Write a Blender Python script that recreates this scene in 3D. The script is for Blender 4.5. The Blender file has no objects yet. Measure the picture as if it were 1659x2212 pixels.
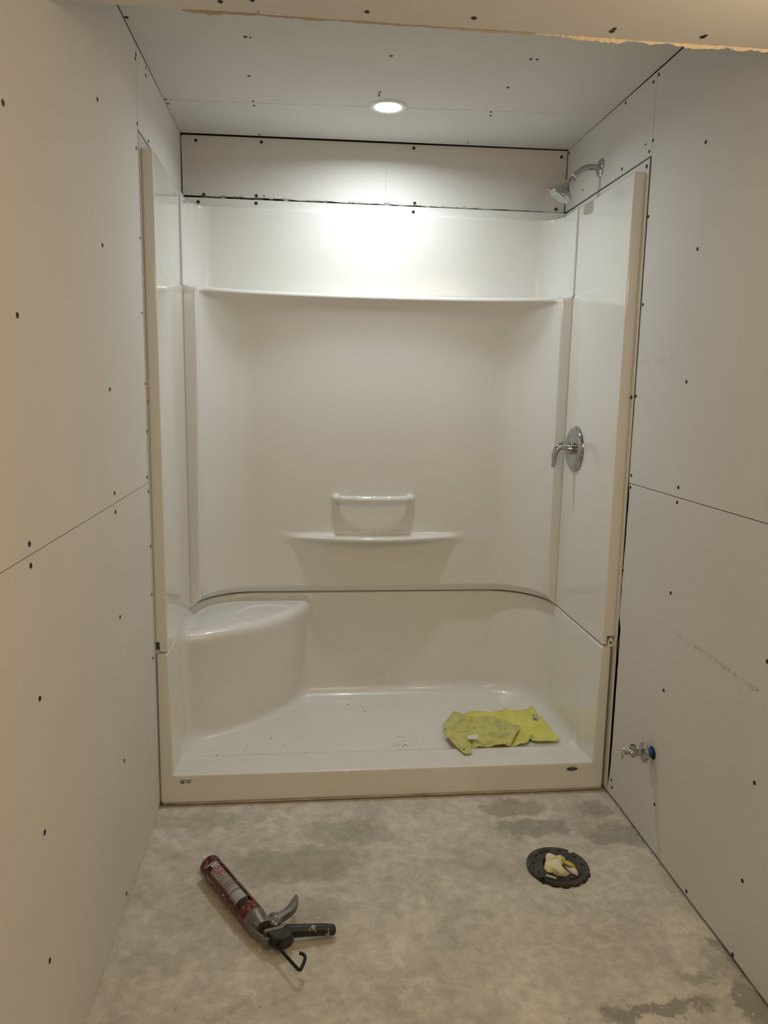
import bpy, bmesh, math, random
import numpy as np
from mathutils import Vector, Matrix
C = bpy.context.scene.collection
W = 1.524; D = 0.762; HC = 2.325; ZB = 0.527; PI = math.pi

# ---------------------------------------------------------------- camera
CP = np.array([0.4732, -2.4157, 1.3776]); YAW, PIT, ROL, F = 0.1047, 0.1590, -0.0184, 1658.0
def cam_rows():
    cy, sy = math.cos(YAW), math.sin(YAW)
    fwd = np.array([sy*math.cos(PIT), cy*math.cos(PIT), -math.sin(PIT)])
    right = np.array([cy, -sy, 0.]); down = np.cross(fwd, right)
    r2 = math.cos(ROL)*right + math.sin(ROL)*down
    d2 = -math.sin(ROL)*right + math.cos(ROL)*down
    return np.array([r2, d2, fwd])
RR = cam_rows()
cd = bpy.data.cameras.new('camera'); cam = bpy.data.objects.new('camera', cd); C.objects.link(cam)
cd.sensor_fit = 'HORIZONTAL'; cd.sensor_width = 36.0; cd.lens = 36.0*F/1659.0; cd.clip_start = 0.02
m = Matrix(((RR[0][0], -RR[1][0], -RR[2][0], CP[0]), (RR[0][1], -RR[1][1], -RR[2][1], CP[1]),
            (RR[0][2], -RR[1][2], -RR[2][2], CP[2]), (0, 0, 0, 1)))
cam.matrix_world = m
bpy.context.scene.camera = cam
def on(u, v, ax, val):
    """real point seen at photograph pixel (u,v) on the plane axis=val"""
    d = RR.T @ np.array([(u-829.5)/F, (v-1106)/F, 1.0]); t = (val-CP[ax])/d[ax]
    return CP + t*d

# ---------------------------------------------------------------- world, lights, exposure
wd = bpy.data.worlds.new('world'); bpy.context.scene.world = wd; wd.use_nodes = True
wd.node_tree.nodes['Background'].inputs[0].default_value = (1, .75, .5, 1)
wd.node_tree.nodes['Background'].inputs[1].default_value = 0.02
vs = bpy.context.scene.view_settings
vs.view_transform = 'Standard'; vs.look = 'None'; vs.gamma = 1.0; vs.exposure = 0.38; vs.use_curve_mapping = False
LAMP = (0.755, 0.377)
def area(name, loc, size, power, color, rot=(0, 0, 0), shape='DISK', spread=180):
    l = bpy.data.lights.new(name, 'AREA'); l.shape = shape; l.size = size; l.energy = power; l.color = color
    l.spread = math.radians(spread)
    o = bpy.data.objects.new(name, l); o.location = loc; o.rotation_euler = rot; C.objects.link(o); return o
def point(name, loc, r, power, color):
    l = bpy.data.lights.new(name, 'POINT'); l.shadow_soft_size = r; l.energy = power; l.color = color
    o = bpy.data.objects.new(name, l); o.location = loc; C.objects.link(o); return o
area('shower_lamp', (LAMP[0], LAMP[1], HC-0.010), 0.094, 4.9, (0.86, 0.96, 1.0), spread=165)
for k, yy in enumerate((-1.32, -1.47, -1.62)):            # vanity bulbs beside the camera, on the right hand wall
    point('vanity_bulb', (1.40, yy, 1.88), 0.07, 1.85, (1.0, 0.735, 0.47))
area('room_fill', (0.76, -2.75, 2.06), 0.6, 8.0, (1.0, 0.77, 0.45), shape='SQUARE')  # added warm fill, unseen behind the camera, broad so its reflection stays faint

# ---------------------------------------------------------------- materials
MATS = {}
def nodes(name):
    mt = bpy.data.materials.new(name); mt.use_nodes = True
    nt = mt.node_tree; return mt, nt, nt.nodes['Principled BSDF']
def mat(name, col, rough=.6, metal=0., coat=0., var=0., vscale=6., bump=0., bscale=200., spec=.5, col2=None, thr=(.45, .6), sub=None):
    if name in MATS: return MATS[name]
    mt, nt, b = nodes(name)
    b.inputs['Roughness'].default_value = rough; b.inputs['Metallic'].default_value = metal
    b.inputs['Coat Weight'].default_value = coat; b.inputs['Coat Roughness'].default_value = .06
    b.inputs['Specular IOR Level'].default_value = spec
    tc = nt.nodes.new('ShaderNodeTexCoord')
    if var > 0 or col2:
        n = nt.nodes.new('ShaderNodeTexNoise'); n.inputs['Scale'].default_value = vscale; n.inputs['Detail'].default_value = 6
        nt.links.new(tc.outputs['Object'], n.inputs['Vector'])
        r = nt.nodes.new('ShaderNodeValToRGB')
        if col2:
            r.color_ramp.elements[0].position = thr[0]; r.color_ramp.elements[1].position = thr[1]
            a, c = col, col2
        else:
            r.color_ramp.elements[0].position = .3; r.color_ramp.elements[1].position = .7
            a = [x*(1-var) for x in col]; c = [min(1, x*(1+var)) for x in col]
        r.color_ramp.elements[0].color = (*a, 1); r.color_ramp.elements[1].color = (*c, 1)
        nt.links.new(n.outputs['Fac'], r.inputs['Fac']); nt.links.new(r.outputs['Color'], b.inputs['Base Color'])
    else:
        b.inputs['Base Color'].default_value = (*col, 1)
    if bump > 0:
        n2 = nt.nodes.new('ShaderNodeTexNoise'); n2.inputs['Scale'].default_value = bscale; n2.inputs['Detail'].default_value = 3
        nt.links.new(tc.outputs['Object'], n2.inputs['Vector'])
        bp = nt.nodes.new('ShaderNodeBump'); bp.inputs['Strength'].default_value = bump; bp.inputs['Distance'].default_value = .002
        nt.links.new(n2.outputs['Fac'], bp.inputs['Height']); nt.links.new(bp.outputs['Normal'], b.inputs['Normal'])
    MATS[name] = mt; return mt
drywall = mat('drywall_paper', (.71, .69, .655), .85, var=.025, vscale=3, bump=.15, bscale=350, spec=.2)
gyp = mat('gypsum_edge', (.78, .75, .68), .9, var=.08, vscale=60, bump=.6, bscale=120, spec=.1)
torn = mat('torn_paper_fringe', (.80, .70, .54), .9, var=.12, vscale=90, spec=.1)
void = mat('dark_stud_void', (.035, .028, .022), .9, var=.3, vscale=10, spec=.1)
screwm = mat('black_screw', (.008, .008, .008), .5)
acryl = mat('white_acrylic', (.82, .805, .765), .16, coat=.6, var=.008, vscale=2)
acryl2 = mat('pan_acrylic', (.83, .815, .775), .20, coat=.4, var=.02, vscale=9, bump=.25, bscale=420)
chrome = mat('chrome', (.46, .47, .48), .09, metal=1)
nickel = mat('brushed_nickel', (.62, .60, .56), .18, metal=1)
black = mat('matte_black', (.015, .014, .013), .5)
whitep = mat('white_plastic', (.85, .84, .80), .4)
def emis(name, col, s):
    mt, nt, b = nodes(name); b.inputs['Base Color'].default_value = (*col, 1)
    b.inputs['Emission Color'].default_value = (*col, 1); b.inputs['Emission Strength'].default_value = s
    return mt

# ---------------------------------------------------------------- object helpers
def link(name, me, m=None, parent=None):
    o = bpy.data.objects.new(name, me)
    if m is not None and me is not None: me.materials.append(m)
    C.objects.link(o)
    if parent is not None: o.parent = parent
    return o
def tag(o, label=None, cat=None, group=None, kind=None):
    if label: o['label'] = label
    if cat: o['category'] = cat
    if group: o['group'] = group
    if kind: o['kind'] = kind
    return o
def bm_obj(name, bm, m, parent=None, smooth=False, angle=None):
    bmesh.ops.recalc_face_normals(bm, faces=bm.faces)
    me = bpy.data.meshes.new(name); bm.to_mesh(me); bm.free()
    if smooth:
        for p in me.polygons: p.use_smooth = True
        if angle: me.set_sharp_from_angle(angle=math.radians(angle))
    return link(name, me, m, parent)
def empty(name, loc=(0, 0, 0), rz=0, parent=None):
    o = bpy.data.objects.new(name, None); o.location = loc; o.rotation_euler = (0, 0, rz); C.objects.link(o)
    o.empty_display_size = .05
    if parent: o.parent = parent
    return o
def box(bm, lo, hi, bev=0., seg=2):
    r = bmesh.ops.create_cube(bm, size=1.0); vs_ = r['verts']
    for v in vs_:
        v.co = Vector([(lo[i]+hi[i])/2 + v.co[i]*(hi[i]-lo[i]) for i in range(3)])
    if bev > 0:
        es = list({e for v in vs_ for e in v.link_edges})
        bmesh.ops.bevel(bm, geom=es, offset=bev, segments=seg, affect='EDGES', profile=.5)
def lathe(bm, prof, n=32, origin=(0, 0, 0), axis=(0, 0, 1), sx=1., sy=1.):
    """profile [(r,h)] revolved round axis; sx,sy flatten"""
    ax = Vector(axis).normalized(); q = Vector((0, 0, 1)).rotation_difference(ax); o = Vector(origin)
    rings = []
    for r, h in prof:
        if r < 1e-6: rings.append([bm.verts.new(o + q @ Vector((0, 0, h)))]); continue
        rings.append([bm.verts.new(o + q @ Vector((r*sx*math.cos(2*PI*i/n), r*sy*math.sin(2*PI*i/n), h))) for i in range(n)])
    for a, b in zip(rings, rings[1:]):
        for i in range(n):
            j = (i+1) % n
            if len(a) == 1 and len(b) == 1: continue
            if len(a) == 1: bm.faces.new((a[0], b[j], b[i]))
            elif len(b) == 1: bm.faces.new((a[i], a[j], b[0]))
            else: bm.faces.new((a[i], a[j], b[j], b[i]))
    return rings
def tube(bm, pts, rad, n=12, cap=True):
    P = [Vector(p) for p in pts]; R_ = rad if isinstance(rad, (list, tuple)) else [rad]*len(P)
    up = None; rings = []
    for i, p in enumerate(P):
        t = (P[min(i+1, len(P)-1)] - P[max(i-1, 0)]).normalized()
        if up is None:
            up = t.orthogonal().normalized()
        up = (up - t*up.dot(t)).normalized(); s = t.cross(up)
        rings.append([bm.verts.new(p + (up*math.cos(2*PI*k/n) + s*math.sin(2*PI*k/n))*R_[i]) for k in range(n)])
    for a, b in zip(rings, rings[1:]):
        for k in range(n): bm.faces.new((a[k], a[(k+1) % n], b[(k+1) % n], b[k]))
    if cap: bm.faces.new(rings[0]); bm.faces.new(rings[-1])
def smooth_path(pts, n=6):
    P = [Vector(p) for p in pts]; out = []
    for i in range(len(P)-1):
        p0, p1, p2, p3 = P[max(i-1, 0)], P[i], P[i+1], P[min(i+2, len(P)-1)]
        for k in range(n):
            t = k/n
            out.append(.5*((2*p1) + (p2-p0)*t + (2*p0-5*p1+4*p2-p3)*t*t + (3*p1-p0-3*p2+p3)*t**3))
    out.append(P[-1]); return out
def prism(bm, pts, fn, a, b, bev=0.):
    """closed outline pts (2D), fn(p,q,w)->3D, between w=a and w=b"""
    va = [bm.verts.new(fn(p[0], p[1], a)) for p in pts]; vb = [bm.verts.new(fn(p[0], p[1], b)) for p in pts]
    n = len(pts); fs = [bm.faces.new(va), bm.faces.new(vb[::-1])]
    for i in range(n): fs.append(bm.faces.new((va[i], va[(i+1) % n], vb[(i+1) % n], vb[i])))
    if bev > 0:
        bmesh.ops.recalc_face_normals(bm, faces=fs)
        es = [e for f in fs[:2] for e in f.edges]
        bmesh.ops.bevel(bm, geom=es, offset=bev, segments=2, affect='EDGES', profile=.5)

# signed distance -> surface mesh (surface nets, projected onto the exact surface)
def smin(a, b, k): h = np.maximum(k-np.abs(a-b), 0)/k; return np.minimum(a, b) - h*h*k*.25
def smax(a, b, k): return -smin(-a, -b, k)
def sstep(e0, e1, x): t = np.clip((x-e0)/(e1-e0), 0, 1); return t*t*(3-2*t)
def sdf_object(name, f, lo, hi, h, m, parent=None):
    lo = np.array(lo); hi = np.array(hi); n = np.ceil((hi-lo)/h).astype(int)+1
    ax = [lo[i]+h*np.arange(n[i]) for i in range(3)]
    X, Y, Z = np.meshgrid(*ax, indexing='ij', sparse=True)
    Fv = (f(X, Y, Z) + 0*X + 0*Y + 0*Z).astype(np.float32); S = Fv < 0
    c = [S[i:n[0]-1+i, j:n[1]-1+j, k:n[2]-1+k] for i in (0, 1) for j in (0, 1) for k in (0, 1)]
    cnt = sum(x.astype(np.int8) for x in c); act = (cnt > 0) & (cnt < 8)
    idx = -np.ones(act.shape, np.int64); ii = np.argwhere(act); idx[act] = np.arange(len(ii))
    P = lo + (ii+.5)*h
    F2 = lambda Q: f(Q[:, 0], Q[:, 1], Q[:, 2])
    def grad(Q, e):
        return np.stack([(F2(Q+d)-F2(Q-d))/(2*e) for d in np.eye(3)*e], 1)
    base = P.copy()
    for it in range(4):
        v = F2(P); g = grad(P, h*.25); st = (v/np.maximum((g*g).sum(1), .2))[:, None]*g
        L = np.linalg.norm(st, axis=1, keepdims=True); st *= np.minimum(1, h*.5/np.maximum(L, 1e-9))
        P = P - st
    P = base + np.clip(P-base, -h*.95, h*.95)
    quads = []
    for a in range(3):
        b_, c_ = (a+1) % 3, (a+2) % 3
        s0 = [slice(None)]*3; s1 = [slice(None)]*3; s0[a] = slice(0, -1); s1[a] = slice(1, None)
        for s in (s0, s1):
            s[b_] = slice(1, -1); s[c_] = slice(1, -1)
        A, B = S[tuple(s0)], S[tuple(s1)]
        for flip, msk in ((False, A & ~B), (True, ~A & B)):
            w = np.argwhere(msk); w[:, b_] += 1; w[:, c_] += 1
            def cell(db, dc):
                q = w.copy(); q[:, b_] -= db; q[:, c_] -= dc; return idx[q[:, 0], q[:, 1], q[:, 2]]
            q = np.stack([cell(1, 1), cell(0, 1), cell(0, 0), cell(1, 0)], 1)
            quads.append(q[:, ::-1] if flip else q)
    Q = np.concatenate(quads)
    me = bpy.data.meshes.new(name); me.vertices.add(len(P)); me.vertices.foreach_set('co', P.astype(np.float32).ravel())
    me.loops.add(Q.size); me.loops.foreach_set('vertex_index', Q.astype(np.int32).ravel())
    me.polygons.add(len(Q)); me.polygons.foreach_set('loop_start', np.arange(0, Q.size, 4, dtype=np.int32))
    me.update(calc_edges=True); me.validate()
    me.polygons.foreach_set('use_smooth', np.ones(len(me.polygons), bool))
    g = grad(P, h*.2); g /= np.maximum(np.linalg.norm(g, axis=1, keepdims=True), 1e-6)
    me.normals_split_custom_set_from_vertices(g.tolist())
    return link(name, me, m, parent)
def sbox(x, y, z, lo, hi, r=.004):
    return smax(smax(np.maximum(lo[0]-x, x-hi[0]), np.maximum(lo[1]-y, y-hi[1]), r*2), np.maximum(lo[2]-z, z-hi[2]), r*2)
def seg(x, y, z, a, b, r):
    a = np.array(a); b = np.array(b); d = b-a; L = float(d@d)
    t = np.clip(((x-a[0])*d[0]+(y-a[1])*d[1]+(z-a[2])*d[2])/L, 0, 1)
    return np.sqrt((x-a[0]-t*d[0])**2+(y-a[1]-t*d[1])**2+(z-a[2]-t*d[2])**2) - r
def plan(x, y, xl, xr, yb, r):
    """2D distance: negative inside the bay (open to -y), rounded back corners"""
    qx = np.abs(x-(xl+xr)/2) - (xr-xl)/2 + r; qy = y-yb+r
    return np.sqrt(np.maximum(qx, 0)**2+np.maximum(qy, 0)**2) + np.minimum(np.maximum(qx, qy), 0) - r

# text as real thin lettering
def text_mesh(s, size, extrude=0., bold=False, align='LEFT', shear=0., space=1.):
    cu = bpy.data.curves.new('lettering', 'FONT'); cu.body = s; cu.size = size; cu.extrude = extrude
    cu.align_x = align; cu.shear = shear; cu.space_character = space
    if bold: cu.offset = size*.022
    cu.resolution_u = 2
    o = bpy.data.objects.new('tmp', cu); C.objects.link(o)
    bpy.context.view_layer.update()
    me = bpy.data.meshes.new_from_object(o.evaluated_get(bpy.context.evaluated_depsgraph_get()))
    bpy.data.objects.remove(o); bpy.data.curves.remove(cu); return me

# ================================================================ STRUCTURE
random.seed(4)
YF = -3.3                                    # wall behind the camera
T = .0127
def floor_material():
    mt, nt, b = nodes('concrete_slab'); N = nt.nodes; L = nt.links
    tc = N.new('ShaderNodeTexCoord')
    def noise(sc, det=8, dist=0., rough=.6):
        n = N.new('ShaderNodeTexNoise'); n.inputs['Scale'].default_value = sc; n.inputs['Detail'].default_value = det
        n.inputs['Distortion'].default_value = dist; n.inputs['Roughness'].default_value = rough
        L.new(tc.outputs['Object'], n.inputs['Vector']); return n
    def ramp(src, stops):
        r = N.new('ShaderNodeValToRGB'); e = r.color_ramp.elements
        while len(e) > len(stops): e.remove(e[-1])
        while len(e) < len(stops): e.new(.5)
        for k, (p, c) in zip(e, stops): k.position = p; k.color = (*c, 1) if len(c) == 3 else c
        L.new(src, r.inputs['Fac']); return r
    def mix(a, bcol, fac, mode='MIX'):
        x = N.new('ShaderNodeMix'); x.data_type = 'RGBA'; x.blend_type = mode
        L.new(a, x.inputs[6])
        if isinstance(bcol, tuple): x.inputs[7].default_value = (*bcol, 1)
        else: L.new(bcol, x.inputs[7])
        if isinstance(fac, float): x.inputs[0].default_value = fac
        else: L.new(fac, x.inputs[0])
        return x.outputs[2]
    n1 = noise(3.4, 12, .15, .68)
    c = ramp(n1.outputs['Fac'], [(.30, (.52, .48, .41)), (.48, (.61, .57, .495)), (.62, (.68, .64, .56)), (.75, (.73, .69, .60))]).outputs['Color']
    n2 = noise(26, 10, .3, .7)
    c = mix(c, ramp(n2.outputs['Fac'], [(.36, (.74, .74, .745)), (.62, (1.10, 1.10, 1.09))]).outputs['Color'], .75, 'MULTIPLY')
    n5 = noise(5.5, 14, .1, .72)
    c = mix(c, ramp(n5.outputs['Fac'], [(.38, (.74, .74, .75)), (.52, (1.02, 1.02, 1.02)), (.64, (1.12, 1.11, 1.08))]).outputs['Color'], .5, 'MULTIPLY')
    # stains with a shape of their own
    wob = noise(9, 12, .3, .7); wv = N.new('ShaderNodeVectorMath'); wv.operation = 'SCALE'; wv.inputs['Scale'].default_value = .22
    sub = N.new('ShaderNodeVectorMath'); sub.operation = 'SUBTRACT'; sub.inputs[1].default_value = (.5, .5, .5)
    L.new(wob.outputs['Color'], sub.inputs[0]); L.new(sub.outputs[0], wv.inputs[0])
    add = N.new('ShaderNodeVectorMath'); add.operation = 'ADD'; L.new(tc.outputs['Object'], add.inputs[0]); L.new(wv.outputs[0], add.inputs[1])
    blobs = [(1100, 1745, .12, .06, .45), (1160, 1790, .13, .05, .5), (1330, 1800, .13, .07, .45), (1290, 1745, .06, .06, .35), (640, 1865, .20, .09, .40),
             (700, 1965, .10, .06, .25), (760, 1800, .14, .06, .30), (430, 1775, .16, .05, .25), (1565, 2085, .05, .05, .3), (1430, 2180, .15, .025, .65), (1500, 2120, .06, .02, .35),
             (1640, 2180, .035, .10, .6), (1590, 2075, .02, .09, .55), (330, 2080, .08, .05, .2), (1100, 1880, .10, .05, .2)]
    tot = None
    for (u, v, rx, ry, s) in blobs:
        p = on(u, v, 2, 0.)
        mp = N.new('ShaderNodeMapping'); mp.vector_type = 'POINT'
        mp.inputs['Location'].default_value = (-p[0]/rx, -p[1]/ry, 0); mp.inputs['Scale'].default_value = (1/rx, 1/ry, 1)
        L.new(add.outputs[0], mp.inputs['Vector'])
        ln = N.new('ShaderNodeVectorMath'); ln.operation = 'LENGTH'; L.new(mp.outputs[0], ln.inputs[0])
        mr = N.new('ShaderNodeMapRange'); mr.interpolation_type = 'SMOOTHSTEP'
        mr.inputs['From Min'].default_value = .70; mr.inputs['From Max'].default_value = 1.15
        mr.inputs['To Min'].default_value = min(.85, s*1.35); mr.inputs['To Max'].default_value = 0
        L.new(ln.outputs['Value'], mr.inputs['Value'])
        if tot is None: tot = mr.outputs[0]
        else:
            mx = N.new('ShaderNodeMath'); mx.operation = 'MAXIMUM'; L.new(tot, mx.inputs[0]); L.new(mr.outputs[0], mx.inputs[1]); tot = mx.outputs[0]
    c = mix(c, (.27, .25, .21), tot)
    # trowel swirls and plaster smears
    for (u, v, sc, seed) in [(735, 1935, 70, 0), (900, 1925, 60, 1), (520, 2170, 60, 2), (880, 2140, 55, 3), (1000, 1790, 60, 4)]:
        p = on(u, v, 2, 0.)
        mp = N.new('ShaderNodeMapping'); mp.inputs['Location'].default_value = (-p[0], -p[1]*.9, 0); mp.inputs['Scale'].default_value = (1, .9, 0)
        L.new(add.outputs[0], mp.inputs['Vector'])
        mp2 = N.new('ShaderNodeMapping'); mp2.inputs['Location'].default_value = (-p[0], -p[1], 0); mp2.inputs['Scale'].default_value = (1, 1, 0)
        L.new(tc.outputs['Object'], mp2.inputs['Vector'])
        wv2 = N.new('ShaderNodeTexWave'); wv2.wave_type = 'RINGS'; wv2.rings_direction = 'Z'; wv2.inputs['Scale'].default_value = sc*.42
        wv2.inputs['Distortion'].default_value = 14; wv2.inputs['Detail'].default_value = 6; wv2.inputs['Detail Scale'].default_value = 1.3; wv2.inputs['Detail Roughness'].default_value = .65
        L.new(mp2.outputs[0], wv2.inputs['Vector'])
        rr = ramp(wv2.outputs['Fac'], [(.80, (0, 0, 0)), (.97, (1, 1, 1))])
        ln = N.new('ShaderNodeVectorMath'); ln.operation = 'LENGTH'; L.new(mp.outputs[0], ln.inputs[0])
        mr = N.new('ShaderNodeMapRange'); mr.inputs['From Min'].default_value = .02; mr.inputs['From Max'].default_value = .09
        mr.inputs['To Min'].default_value = .8; mr.inputs['To Max'].default_value = 0; L.new(ln.outputs['Value'], mr.inputs['Value'])
        ng = noise(26, 5, 0); nr = ramp(ng.outputs['Fac'], [(.50, (0, 0, 0)), (.6, (1, 1, 1))])
        m1 = N.new('ShaderNodeMath'); m1.operation = 'MULTIPLY'; L.new(rr.outputs[0], m1.inputs[0]); L.new(mr.outputs[0], m1.inputs[1])
        m2 = N.new('ShaderNodeMath'); m2.operation = 'MULTIPLY'; L.new(m1.outputs[0], m2.inputs[0]); L.new(nr.outputs[0], m2.inputs[1])
        c = mix(c, (.80, .76, .70), m2.outputs[0])
    n3 = noise(22, 10, 2.5, .7)
    sm = ramp(n3.outputs['Fac'], [(.58, (0, 0, 0)), (.70, (.6, .6, .6))]); c = mix(c, (.60, .56, .49), sm.outputs['Color'])
    n4 = noise(75, 6, 1.0, .65)
    sp = ramp(n4.outputs['Fac'], [(.61, (0, 0, 0)), (.68, (.9, .9, .9))]); c = mix(c, (.68, .65, .58), sp.outputs['Color'])
    dk = noise(60, 4, .3)
    ds = ramp(dk.outputs['Fac'], [(.24, (.6, .6, .6)), (.31, (0, 0, 0))]); c = mix(c, (.13, .11, .09), ds.outputs['Color'])
    L.new(c, b.inputs['Base Color']); b.inputs['Roughness'].default_value = .75; b.inputs['Specular IOR Level'].default_value = .25
    bp = N.new('ShaderNodeBump'); bp.inputs['Strength'].default_value = .35; bp.inputs['Distance'].default_value = .003
    L.new(n2.outputs['Fac'], bp.inputs['Height']); L.new(bp.outputs['Normal'], b.inputs['Normal'])
    return mt
bm = bmesh.new(); box(bm, (-.08, YF-.1, -.12), (W+.08, D+.12, 0))
tag(bm_obj('floor', bm, floor_material()), kind='structure')

screw_mesh = None
def make_screw_mesh():
    bm = bmesh.new()
    lathe(bm, [(0, .0002), (.0014, .0001), (.0030, .0011), (.0042, .0012), (.0046, .0002), (.0046, -.004), (0, -.004)], 12)
    bmesh.ops.recalc_face_normals(bm, faces=bm.faces)
    me = bpy.data.meshes.new('screw'); bm.to_mesh(me); bm.free(); me.materials.append(screwm); return me
screw_mesh = make_screw_mesh()
def screw(parent, p, n, s=1.0, off=.0002):
    o = bpy.data.objects.new('screw', screw_mesh); C.objects.link(o); o.parent = parent
    n = Vector(n); q = Vector((0, 0, 1)).rotation_difference(n)
    o.location = Vector(p) + n*off; o.rotation_euler = q.to_euler(); o.scale = (s, s, 1)
    return o
def jag(a, b, n, amp, k=1., rnd=random):
    """ragged polyline a->b (2D), n steps, without the last point"""
    out = []; dx, dy = b[0]-a[0], b[1]-a[1]; L = math.hypot(dx, dy); nx, ny = -dy/L, dx/L; w = 0
    for i in range(n):
        t = i/n; w = .6*w + rnd.uniform(-1, 1)*amp
        o = 0 if i == 0 else w
        out.append((a[0]+dx*t+nx*o, a[1]+dy*t+ny*o))
    return out
def board(name, pts, fn, parent, m=drywall, t=T):
    bm = bmesh.new(); prism(bm, pts, fn, 0, t); return bm_obj(name, bm, m, parent)
Lfn = lambda y, z, w: Vector((-w, y, z))
Rfn = lambda y, z, w: Vector((W+w, y, z))
ZS = {'L': 1.0815, 'R': 1.0895}; YE = -.030

for side, fn, sg in (('left', Lfn, -1), ('right', Rfn, 1)):
    bm = bmesh.new()
    x0, x1 = (-.10, -T-.012) if sg < 0 else (W+T+.012, W+.10)
    box(bm, (x0, YF-.05, -.0), (x1, D+.10, HC+.06))
    wall = tag(bm_obj('wall_'+side, bm, void), kind='structure')
    zs = ZS['L' if sg < 0 else 'R']; zt = HC - .003 if sg < 0 else HC + .0072*W - .0035
    zb = .004 if sg < 0 else .011
    g = .0012
    if sg < 0:
        lower = [(YF, zb)] + jag((YF, zb), (-.020, zb), 60, .0012)[1:] + [(-.020, zb), (-.018, .30), (-.021, .56), (-.024, 1.0), (-.026, zs-g), (YF, zs-g)]
    else:
        lower = [(YF, zb)] + jag((YF, zb), (-.022, zb+.002), 60, .0012)[1:] + [(-.022, .01)] + jag((-.022, .02), (-.036, .10), 4, .0015)[1:] + \
                jag((-.038, .12), (-.040, .62), 26, .0012) + jag((-.026, .64), (-.036, zs-.02), 24, .0014) + [(-.030, zs-g), (YF, zs-g)]
    board('drywall_panel', lower, fn, wall)
    upper = [(YF, zs+g), (-.029, zs+g)] + jag((-.029, zs+.05), (YE, 2.05), 20, .0007) + [(YE, zt), (YF, zt)]
    board('drywall_panel', upper, fn, wall)
    over = [(YE+.0025, 2.096), (.30, 2.0965), (D+T-.004, 2.0975), (D+T-.004, zt+.004), (YE+.0025, zt)]
    board('drywall_panel', over, fn, wall)
    globals()['wall_'+side+'_o'] = wall
LS = [(6,222),(210,215),(221,530),(37,681),(237,841),(63,1175),(247,1065),(249,1106),(66,1222),(259,1333),(85.4,1509),(268,1643),
      (96,1798),(107,2075),(272.6,1930),(293,117),(292,126),(315,163),(296,267),(320,305),(294,320),(302,514),(306,676),(313,829),(318,868),(317,932),(318,1031),(320,1062),(325,1180),(327.5,1284),(330,1422),(314,147)]
for u, v in LS:
    screw(wall_left_o, on(u, v, 0, 0), (1, 0, 0), .75 if (u, v) in [(314,147),(302,514),(306,676),(313,829)] else 1.15)
RS = [(1401,468),(1507,538),(1389,658),(1483,825),(1374,856),(1364,1027),(1465.6,1053),(1362,1053),(1463,1085),(1346,1232),(1449,1281),(1337,1397),
      (1434,1491),(1630,1691),(1320.6,1685),(1658,1429),(1414,1738),(1483,1925),(1604,1902.5),(1583,2062),(1424,161),(1412,177),(1352,222),(1411,303),(1403,327),
      (1395,312),(1525,307),(1344,365),(1306,254),(1230,331),(1260,410),(1322,1701)]
for u, v in RS:
    screw(wall_right_o, on(u, v, 0, W), (-1, 0, 0), .7 if (u, v) in [(1395,312),(1260,410)] else 1.15)
# faint maker's printing along the right wall boards, a worn grey ink line
ink = mat('faded_grey_ink', (.50, .50, .485), .9)
bm = bmesh.new()
for (u0, v0, u1, v1, cnt) in [(1380, 782, 1456, 772, 9), (1420, 1340, 1640, 1492, 34), (1502, 1390, 1640, 1490, 20)]:
    a, b = on(u0, v0, 0, W), on(u1, v1, 0, W)
    for i in range(cnt):
        if random.random() < .25: continue
        t = (i+.2)/cnt; p = a+(b-a)*t; q = a+(b-a)*(t+.55/cnt); hgt = random.uniform(.004, .009)
        d = Vector(q)-Vector(p); up = Vector((0, -d.z, d.y)).normalized()*hgt
        x = W-.0003; P = [Vector(p), Vector(q), Vector(q)+up, Vector(p)+up]
        for k in range(4):
            e0, e1 = P[k], P[(k+1) % 4]
            if random.random() < .35: continue
            nn = (e1-e0).cross(Vector((1, 0, 0))).normalized()*.0006
            vv = [bm.verts.new(Vector((x, w_.y, w_.z))) for w_ in (e0-nn, e1-nn, e1+nn, e0+nn)]
            bm.faces.new(vv)
tag(bm_obj('printed_ink', bm, ink, wall_right_o), label='faint worn grey ink printing on the paper', kind='stuff')
# white scrape on the left wall
bm = bmesh.new(); a = on(35, 1245, 0, .0004)
lathe(bm, [(0, .0003), (.004, 0)], 12, origin=a, axis=(1, 0, 0), sx=1.6, sy=.5)
bm_obj('plaster_smear', bm, gyp, wall_left_o)

# back wall: short strip of drywall above the unit
bm = bmesh.new(); box(bm, (-.10, D+T+.012, -.0), (W+.10, D+.11, HC+.06)); wb = tag(bm_obj('wall_back', bm, void), kind='structure')
Bfn = lambda x, z, w: Vector((x, D+w, z))
pts = jag((.005, 2.102), (1.518, 2.0970), 90, .0013) + [(1.519, 2.0970), (1.520, 2.3325), (.9, 2.3270), (.5, 2.3240), (.010, 2.3200), (.003, 2.316)]
board('drywall_panel', pts, Bfn, wb)
for u, v in [(423,303),(564.6,307),(894,320),(440,420),(553.6,423),(896,439),(1213,339),(1201,452)]:
    screw(wb, on(u, v, 1, D), (0, -1, 0), 1.35)
screw(wb, on(570.5, 423, 1, D), (0, -1, 0), .6); screw(wb, on(1218, 343, 1, D), (0, -1, 0), .4)
bm = bmesh.new()                                          # paper whiskers and a hairline score
rp = random.Random(9)
for i in range(44):
    x = rp.uniform(.05, 1.15); z = 2.103 - .006*x/1.5 + rp.uniform(-.006, .003)
    p = [(x, D-.001, z)]
    dx = rp.uniform(.008, .045)*rp.choice((1, 1, -1))
    for k in range(4): p.append((x+dx*(k+1)/4, D-.002-.002*rp.random(), z+rp.uniform(-.005, .002)*(k+1)*.5))
    tube(bm, p, rp.uniform(.0003, .0008), 5)
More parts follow.
